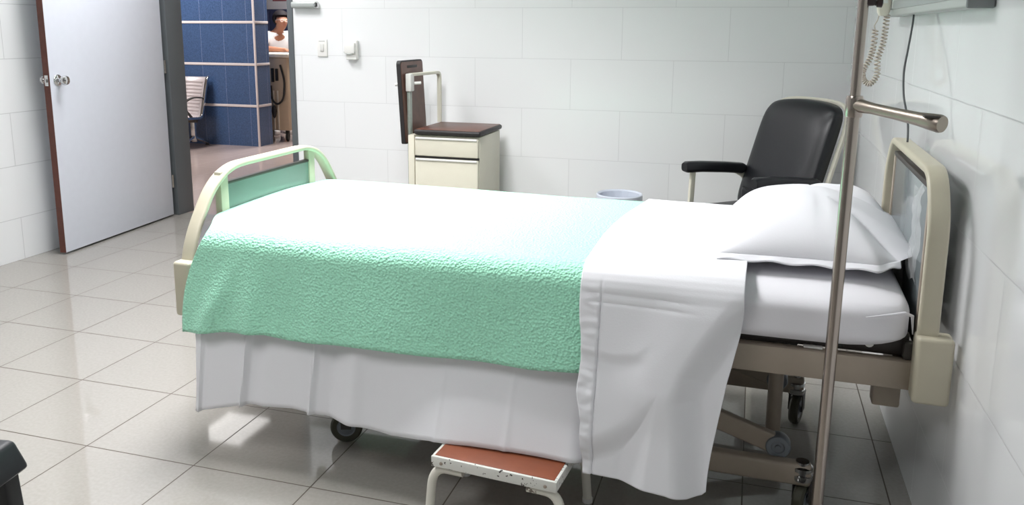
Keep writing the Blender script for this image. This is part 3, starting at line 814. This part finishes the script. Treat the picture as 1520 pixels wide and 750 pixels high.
bm = bmesh.new(); add_box(bm, (-.036, -.034, -.062), (.036, -.028, -.050), .003); obj('lower_lip', bm, M_plasticshade, t)
t = thing('wall_bracket', 'short grey metal wall bracket with round black end above the light switch', 'bracket', (.775, YB, 1.463))
bm = bmesh.new(); sweep(bm, [(-.098, -.022, 0), (.075, -.022, 0)], rrect(.040, .040, .012), up=(0, 0, 1)); obj('bar', bm, M_alu, t)
bm = bmesh.new(); lathe(bm, [(.001, 0), (.021, 0), (.022, .010), (.012, .014), (.001, .014)], axis_matrix((.072, -.022, 0), (1, -.35, 0)), 18); e_ = obj('end_cap', bm, M_chrome, t)
bm = bmesh.new(); add_box(bm, (.080, -.0405, -.012), (.087, -.030, .012), .002); obj('end_screw', bm, M_blackedge, t)

# ------------------------------------------------------------------ bed-head panel, call handset and cable on the right wall
t = thing('bedhead_panel', 'long grey aluminium service panel fixed to the right wall above the headboard', 'wall panel', (XR, -.43, 1.362))
bm = bmesh.new(); add_box(bm, (-.055, -.62, 0), (0, .64, .19), .006, 3); obj('housing', bm, M_alu, t)
bm = bmesh.new(); add_box(bm, (-.058, -.632, -.002), (0, -.618, .192), .006, 3); obj('end_cap', bm, mat('panel_end_grey', srgb(128, 132, 133), .5), t)
bm = bmesh.new(); add_box(bm, (-.0575, -.60, .022), (-.054, .62, .050), .001); obj('front_groove', bm, mat('panel_groove_grey', srgb(150, 155, 154), .5), t)

HXc, HYc = 3.975, .02
t = thing('call_handset', 'cream nurse call handset hanging with a coiled cord beside the drip pole', 'handset', (HXc, HYc, 1.375))
bm = bmesh.new(); sweep(bm, [(0, 0, .15), (0, 0, .02), (0, 0, .0), (0, 0, -.012)], rrect(.044, .030, .010, 4), up=(1, 0, 0), scales=[1, 1, .9, .6]); obj('handle', bm, M_creamplastic, t)
bm = bmesh.new(); add_box(bm, (.024, -.02, .01), (.048, .02, .17), .006, 3); obj('holder', bm, M_plasticshade, t)
bm = bmesh.new(); add_box(bm, (-.010, -.0165, .03), (.010, -.0145, .06), .002); obj('button', bm, M_plasticshade, t)
def coil(ctrl, r, turns, n, thick, bm):
    cs = [Vector(c) for c in ctrl]
    # Catmull-Rom through the control points
    def cr(u):
        m = len(cs)-1; x = min(u*m, m-1e-6); i = int(x); f = x-i
        p0, p1, p2, p3 = cs[max(0, i-1)], cs[i], cs[i+1], cs[min(m, i+2)]
        return .5*((2*p1)+(p2-p0)*f+(2*p0-5*p1+4*p2-p3)*f*f+(3*p1-p0-3*p2+p3)*f**3)
    pts = []
    for k in range(n+1):
        u = k/n; c = cr(u); tg = (cr(min(1, u+.003))-cr(max(0, u-.003))).normalized()
        a = tg.cross(V(0, 1, 0)); a = a.normalized() if a.length > 1e-4 else V(1, 0, 0); b = tg.cross(a)
        w = 2*PI*turns*u; pts.append(c+a*(r*math.cos(w))+b*(r*math.sin(w)))
    tube(bm, pts, thick, 6)
bm = bmesh.new()
coil([(.012, 0, -.010), (.010, -.004, -.06), (.006, -.006, -.11), (-.006, -.006, -.16), (-.004, -.004, -.215), (-.022, 0, -.245), (-.044, .004, -.232), (-.048, .004, -.20), (-.030, .004, -.16), (-.022, .004, -.115), (-.020, .004, -.06)], .0085, 44, 1000, .0026, bm)
tube(bm, rounded([(-.020, .004, -.06), (-.026, .004, -.045), (-.016, .004, -.03), (-.012, 0, .0)], .01), .0018, 6)
obj('coiled_cord', bm, M_cord, t)

bm = bmesh.new()
ctrl = [(4.028, -.235, 1.40), (4.022, -.28, 1.34), (4.008, -.33, 1.26), (3.996, -.37, 1.19), (3.994, -.42, 1.12), (4.000, -.48, 1.06), (3.998, -.525, 1.01), (3.996, -.535, .982)]
pts = []
cs = [Vector(c) for c in ctrl]
for i in range(len(cs)-1):
    p0, p1, p2, p3 = cs[max(0, i-1)], cs[i], cs[i+1], cs[min(len(cs)-1, i+2)]
    for k in range(8):
        f = k/8; pts.append(.5*((2*p1)+(p2-p0)*f+(2*p0-5*p1+4*p2-p3)*f*f+(3*p1-p0-3*p2+p3)*f**3))
pts.append(cs[-1]); tube(bm, pts, .0030, 8)
tag(obj('cable', bm, M_blackcord), 'thin dark cable running from the wall panel down to the headboard top', 'cable')

# ------------------------------------------------------------------ black plastic stool at the near left
t = thing('stool', 'black plastic stool cut off by the lower left corner of the photo', 'stool', (1.965, -2.075, 0), math.radians(9))
HS = .175
bm = bmesh.new()
def taper(bm, lo, hi, z0, z1, bev):
    vs = add_box(bm, (-lo, -lo, z0), (lo, lo, z1), bev, 3)
    for v in bm.verts:
        k = (v.co.z-z0)/(z1-z0); f = lerp(1.0, hi/lo, max(0, min(1, k))); v.co.x *= f; v.co.y *= f
taper(bm, HS+.012, HS-.006, .375, .448, .012); obj('seat', bm, M_blackplastic, t)
for sx in (-1, 1):
    for sy in (-1, 1):
        bm = bmesh.new()
        sweep(bm, [(sx*.165, sy*.165, 0), (sx*.150, sy*.150, .38)], rrect(.040, .040, .008), up=(1, 0, 0)); obj('leg', bm, M_blackplastic, t)

# ------------------------------------------------------------------ waiting bench in the corridor
t = thing('waiting_bench', 'perforated steel waiting bench against the blue tiled corridor wall', 'bench', (-2.95, 4.575, 0))
def bench_profile():
    pts = rounded([V(0, -.235, .315), V(0, -.240, .345), V(0, .10, .325), V(0, .235, .76), V(0, .262, .775)], .06, 6)
    return pts
seg = bench_profile()
for x0, x1 in ((-.62, -.02), (.0, .60)):
    bm = bmesh.new(); pr = []
    rows_ = []
    for x in (x0, x1): rows_.append([bm.verts.new(V(x, p.y, p.z)) for p in seg])
    for k in range(len(seg)-1): bm.faces.new((rows_[0][k], rows_[0][k+1], rows_[1][k+1], rows_[1][k]))
    sh = obj('seat_shell', bm, M_benchsteel, t, solid=.004)
    # pressed rows of slots, shown as raised slats
    bm = bmesh.new()
    for k in range(10):
        f = (k+.7)/10.5; z = lerp(.345, .755, f); y = lerp(.105, .232, f)
        add_box(bm, (x0+.03, y-.010, z-.010), (x1-.03, y-.004, z+.010), .003)
    for k in range(7):
        y = -.20+.25*k/6; z = lerp(.344, .333, k/6)
        add_box(bm, (x0+.03, y-.010, z+.002), (x1-.03, y+.010, z+.007), .003)
    obj('slats', bm, M_benchsteel, sh)
bm = bmesh.new(); sweep(bm, [V(.612, p.y, p.z) for p in seg], rrect(.030, .030, .006), up=(1, 0, 0)); obj('end_frame', bm, M_chrome, t)
bm = bmesh.new(); sweep(bm, rounded([V(.60, .165, .545), V(.60, -.02, .565), V(.60, -.17, .52), V(.60, -.18, .46), V(.60, -.06, .350)], .07, 6), rrect(.035, .016, .005), up=(1, 0, 0)); obj('armrest', bm, M_beddark, t)
for x in (-.50, .545):
    bm = bmesh.new()
    add_box(bm, (x-.025, .02, .06), (x+.025, .06, .325), .006)
    sweep(bm, [V(x, -.05+.08, .12), V(x, -.28, .028)], rrect(.030, .045, .006), up=(0, 0, 1)); sweep(bm, [V(x, .03, .12), V(x, .27, .028)], rrect(.030, .045, .006), up=(0, 0, 1))
    lg = obj('leg', bm, M_chrome, t)
    for y in (-.275, .262):
        bm = bmesh.new(); lathe(bm, [(.001, 0), (.022, 0), (.022, .012), (.012, .02), (.001, .02)], Matrix.Translation((x, y, 0)), 14)
        obj('foot_glide', bm, M_rubber_dk, lg)
bm = bmesh.new(); add_box(bm, (-.60, .0, .280), (.60, .05, .323), .005); obj('beam', bm, M_beddark, t)

# ------------------------------------------------------------------ cart, nurse, notice and chair at the corridor's end
t = thing('medical_cart', 'tall beige cart on casters with looped black cables in front of the nurse', 'cart', (-1.90, 5.56, 0))
bm = bmesh.new(); add_box(bm, (-.26, -.20, .13), (.26, .20, .985), .012, 3); obj('body', bm, M_cart, t)
bm = bmesh.new(); add_box(bm, (-.29, -.23, .985), (.29, .23, 1.030), .012, 3); obj('work_top', bm, M_carttop, t)
for x in (.060, .115):
    bm = bmesh.new(); add_box(bm, (x, -.212, .14), (x+.016, -.198, .60), .003); obj('front_strip', bm, M_carttop, t)
bm = bmesh.new(); add_box(bm, (.055, -.225, .70), (.085, -.20, .86), .004); obj('handle', bm, M_rubber_dk, t)
bm = bmesh.new(); add_box(bm, (.110, -.225, .715), (.140, -.20, .855), .004); obj('handle', bm, M_rubber_dk, t)
bm = bmesh.new(); tube(bm, rounded([V(.05, -.225, .66), V(.05, -.23, .50), V(.13, -.235, .43), V(.215, -.23, .50), V(.235, -.225, .72), V(.18, -.222, .90)], .08, 6), .012, 8); obj('cable_loop', bm, M_rubber_dk, t)
bm = bmesh.new(); lathe(bm, [(.001, -.085), (.02, -.06), (.032, 0), (.024, .05), (.001, .075)], Matrix.Translation((.085, -.235, .36)), 16); obj('squeeze_bulb', bm, M_blackedge, t)
for x in (-.20, .20):
    for y in (-.15, .15):
        bm = bmesh.new(); lathe(bm, [(.001, -.015), (.05, -.015), (.055, -.008), (.055, .008), (.05, .015), (.001, .015)], axis_matrix((x, y, .055), (1, .3, 0)), 22)
        add_box(bm, (x-.02, y-.02, .055), (x+.02, y+.02, .135), .006); obj('caster', bm, M_rubber_dk, t)

# the nurse: one continuous skinned body, with hair and clothing as parts
def skin_mesh(name, joints, edges, radii, material, parent, sub=2):
    me = bpy.data.meshes.new(name); me.from_pydata([tuple(j) for j in joints], edges, []); me.update()
    o = bpy.data.objects.new(name, me); COL.objects.link(o)
    m = o.modifiers.new('skin', 'SKIN'); m.use_smooth_shade = True
    sd = me.skin_vertices[0].data
    for i, r in enumerate(radii):
        sd[i].radius = r if isinstance(r, tuple) else (r, r)
        sd[i].use_root = (i == 0)
    s_ = o.modifiers.new('subdivision', 'SUBSURF'); s_.levels = sub; s_.render_levels = sub
    bpy.context.view_layer.update()
    dg = bpy.context.evaluated_depsgraph_get()
    nm = bpy.data.meshes.new_from_object(o.evaluated_get(dg))
    bpy.data.objects.remove(o)
    for p in nm.polygons: p.use_smooth = True
    nm.materials.clear(); nm.materials.append(material)
    o = bpy.data.objects.new(name, nm); COL.objects.link(o); o.parent = parent
    return o
NP = V(-2.18, 6.02, 0)
nurse = thing('person', 'person with dark tied-back hair in white uniform writing at the beige cart', 'person', NP, math.radians(52))
# faces -y, leaning over the cart top (z 1.03), head bent towards +x
J = {}
js, es, rs = [], [], []
def jn(n, p, r, frm=None):
    J[n] = len(js); js.append(V(*p)); rs.append(r)
    if frm: es.append((J[frm], J[n]))
jn('pelvis', (0, .03, .86), (.135, .10)); jn('waist', (0, .01, 1.00), (.115, .09), 'pelvis'); jn('chest', (.0, -.03, 1.16), (.115, .082), 'waist')
jn('collar', (0, -.06, 1.27), (.09, .07), 'chest'); jn('neck', (.01, -.095, 1.315), .050, 'collar'); jn('skull0', (.02, -.14, 1.352), (.068, .078), 'neck')
jn('skull1', (.022, -.148, 1.412), (.080, .095), 'skull0'); jn('skull2', (.022, -.140, 1.478), (.066, .078), 'skull1')
for sg, nm in ((-1, 'r'), (1, 'l')):
    jn('sh'+nm, (sg*.165, -.05, 1.25), .050, 'chest'); jn('el'+nm, (sg*.215, -.13, 1.075), .042, 'sh'+nm)
    hx_ = sg*.09+.07
    jn('wr'+nm, (hx_+sg*.03, -.325, 1.062), .027, 'el'+nm); jn('pa'+nm, (hx_, -.385, 1.058), (.030, .016), 'wr'+nm)
    for k in range(4):
        off = (k-1.5)*.017; ln = (.066, .076, .071, .056)[k]
        jn('f%d0%s' % (k, nm), (hx_+off, -.415, 1.060), .0085, 'pa'+nm); jn('f%d1%s' % (k, nm), (hx_+off, -.415-ln*.6, 1.056), .008, 'f%d0%s' % (k, nm)); jn('f%d2%s' % (k, nm), (hx_+off, -.415-ln, 1.043), .007, 'f%d1%s' % (k, nm))
    jn('t0'+nm, (hx_-sg*.034, -.380, 1.056), .010, 'pa'+nm); jn('t1'+nm, (hx_-sg*.046, -.415, 1.050), .008, 't0'+nm)
    jn('hip'+nm, (sg*.085, .03, .80), (.085, .09), 'pelvis'); jn('kn'+nm, (sg*.09, .02, .46), .055, 'hip'+nm); jn('an'+nm, (sg*.09, .04, .09), .038, 'kn'+nm); jn('to'+nm, (sg*.10, -.11, .035), (.036, .026), 'an'+nm)
skin_mesh('body', js, es, rs, M_skin, nurse)
# face: nose, mouth, eyes, ears
HC = V(.022, -.148, 1.412)
bm = bmesh.new(); tube(bm, [HC+V(.002, -.085, .020), HC+V(.003, -.100, -.010), HC+V(.003, -.098, -.022)], .011, 8, [.5, 1, .6])
obj('nose', bm, M_skin, nurse)
for sx in (-1, 1):
    bm = bmesh.new(); lathe(bm, [(.001, -.006), (.018, -.005), (.020, 0), (.016, .006), (.001, .006)], axis_matrix(HC+V(sx*.074, .005, -.01), (1, 0, 0)), 12); obj('ear', bm, M_skin, nurse)
bm = bmesh.new()
for sx in (-1, 1): tube(bm, rounded([HC+V(sx*.014, -.094, .012), HC+V(sx*.045, -.088, .012), HC+V(sx*.045, -.088, -.012), HC+V(sx*.014, -.094, -.012), HC+V(sx*.014, -.094, .012)], .01), .0025, 6)
tube(bm, [HC+V(-.016, -.094, .008), HC+V(.016, -.094, .008)], .0025, 6)
for sx in (-1, 1): tube(bm, [HC+V(sx*.040, -.088, .012), HC+V(sx*.076, .0, .008)], .0025, 6)
obj('glasses', bm, M_plasticshade, nurse)
bm = bmesh.new(); tube(bm, [HC+V(-.022, -.086, -.045), HC+V(.002, -.090, -.044), HC+V(.024, -.086, -.045)], .005, 8, [.5, 1, .5]); obj('mouth', bm, mat('lips', srgb(140, 74, 66), .5), nurse)
bm = bmesh.new()
bmesh.ops.create_uvsphere(bm, u_segments=24, v_segments=16, radius=1)
for v in bm.verts:
    p = v.co.copy()
    if p.y < -.25 and p.z < .34: p.y = -.25-.10*(p.y+.25); 
    v.co = HC+V(p.x*.100, .026+p.y*.120, .030+p.z*.104)
bmesh.ops.create_uvsphere(bm, u_segments=14, v_segments=10, radius=.045, matrix=Matrix.Translation(HC+V(0, .125, .01)))
obj('hair', bm, M_hair, nurse)
js2 = [V(0, .03, .80), V(0, .03, .88), V(0, .01, 1.0), V(0, -.03, 1.16), V(0, -.050, 1.250)]; r2 = [(.160, .130), (.155, .125), (.145, .120), (.165, .130), (.092, .070)]
e2 = [(0, 1), (1, 2), (2, 3), (3, 4)]
for sg in (-1, 1):
    i = len(js2); js2 += [V(sg*.168, -.05, 1.252), V(sg*.212, -.122, 1.10)]; r2 += [.070, .064]; e2 += [(3, i), (i, i+1)]
skin_mesh('tunic', js2, e2, r2, M_uniform, nurse)
js3 = [V(0, .03, .84)]; r3 = [(.14, .11)]; e3 = []
for sg in (-1, 1):
    i = len(js3); js3 += [V(sg*.085, .03, .78), V(sg*.09, .02, .46), V(sg*.09, .04, .11)]; r3 += [(.095, .10), .070, .060]; e3 += [(0, i), (i, i+1), (i+1, i+2)]
skin_mesh('trousers', js3, e3, r3, M_uniform, nurse)
for sg in (-1, 1):
    bm = bmesh.new(); add_box(bm, (sg*.095-.045, -.155, 0), (sg*.095+.045, .085, .075), .03, 4); obj('shoe', bm, M_uniform, nurse)

t = thing('notice_board', 'white notice on the corridor wall above the person in uniform', 'notice', (-3.39, 8.1, 1.80))
bm = bmesh.new(); add_box(bm, (-.22, -.02, -.20), (.22, 0, .30), .004); obj('sheet', bm, M_sign, t)
bm = bmesh.new()
for z, w in ((.20, .14), (.12, .10), (.02, .15), (-.06, .12)): add_box(bm, (-w, -.022, z-.012), (w, -.019, z+.012))
obj('printed_lines', bm, M_ink, t)
t = thing('cabinet', 'dark navy tall cabinet below the notice behind the person', 'cabinet', (-3.36, 7.91, 0))
bm = bmesh.new(); add_box(bm, (-.35, -.16, 0), (.35, .17, 1.60), .01); obj('carcass', bm, M_navy, t)
for sx in (-1, 1):
    bm = bmesh.new(); add_box(bm, (sx*.175-.165, -.175, .06), (sx*.175+.165, -.158, 1.58), .006); obj('door', bm, M_navy, t)

# ------------------------------------------------------------------ camera
cam = bpy.data.cameras.new('camera'); co = bpy.data.objects.new('camera', cam); COL.objects.link(co)
cam.sensor_fit = 'HORIZONTAL'; cam.sensor_width = 36.0
CAMF = 1218.367
cam.lens = CAMF*36.0/1520
cam.shift_x = 15.586/1520; cam.shift_y = -100.939/1520
cam.clip_start = 0.02; cam.clip_end = 100
R_cv = Matrix([[0.95617, 0.2927699, 0.0049815], [0.0587014, -0.1749928, -0.9828182], [-0.2868679, 0.9400337, -0.1845088]])   # rows: image right, image down, viewing direction
right, down, fwd = Vector(R_cv[0]).normalized(), Vector(R_cv[1]), Vector(R_cv[2])
fwd = (fwd-right*fwd.dot(right)).normalized(); up = right.cross(fwd)
co.matrix_world = Matrix(((right.x, up.x, -fwd.x, 3.56347), (right.y, up.y, -fwd.y, -3.12463), (right.z, up.z, -fwd.z, 1.30682), (0, 0, 0, 1)))
S.camera = co

w = bpy.data.worlds.new('world'); S.world = w; w.use_nodes = True
w.node_tree.nodes['Background'].inputs[0].default_value = (.9, .95, 1, 1); w.node_tree.nodes['Background'].inputs[1].default_value = 0.3
S.view_settings.view_transform = 'Standard'; S.view_settings.look = 'None'
S.view_settings.gamma = 1.0; S.view_settings.use_curve_mapping = False
S.view_settings.exposure = 0.0
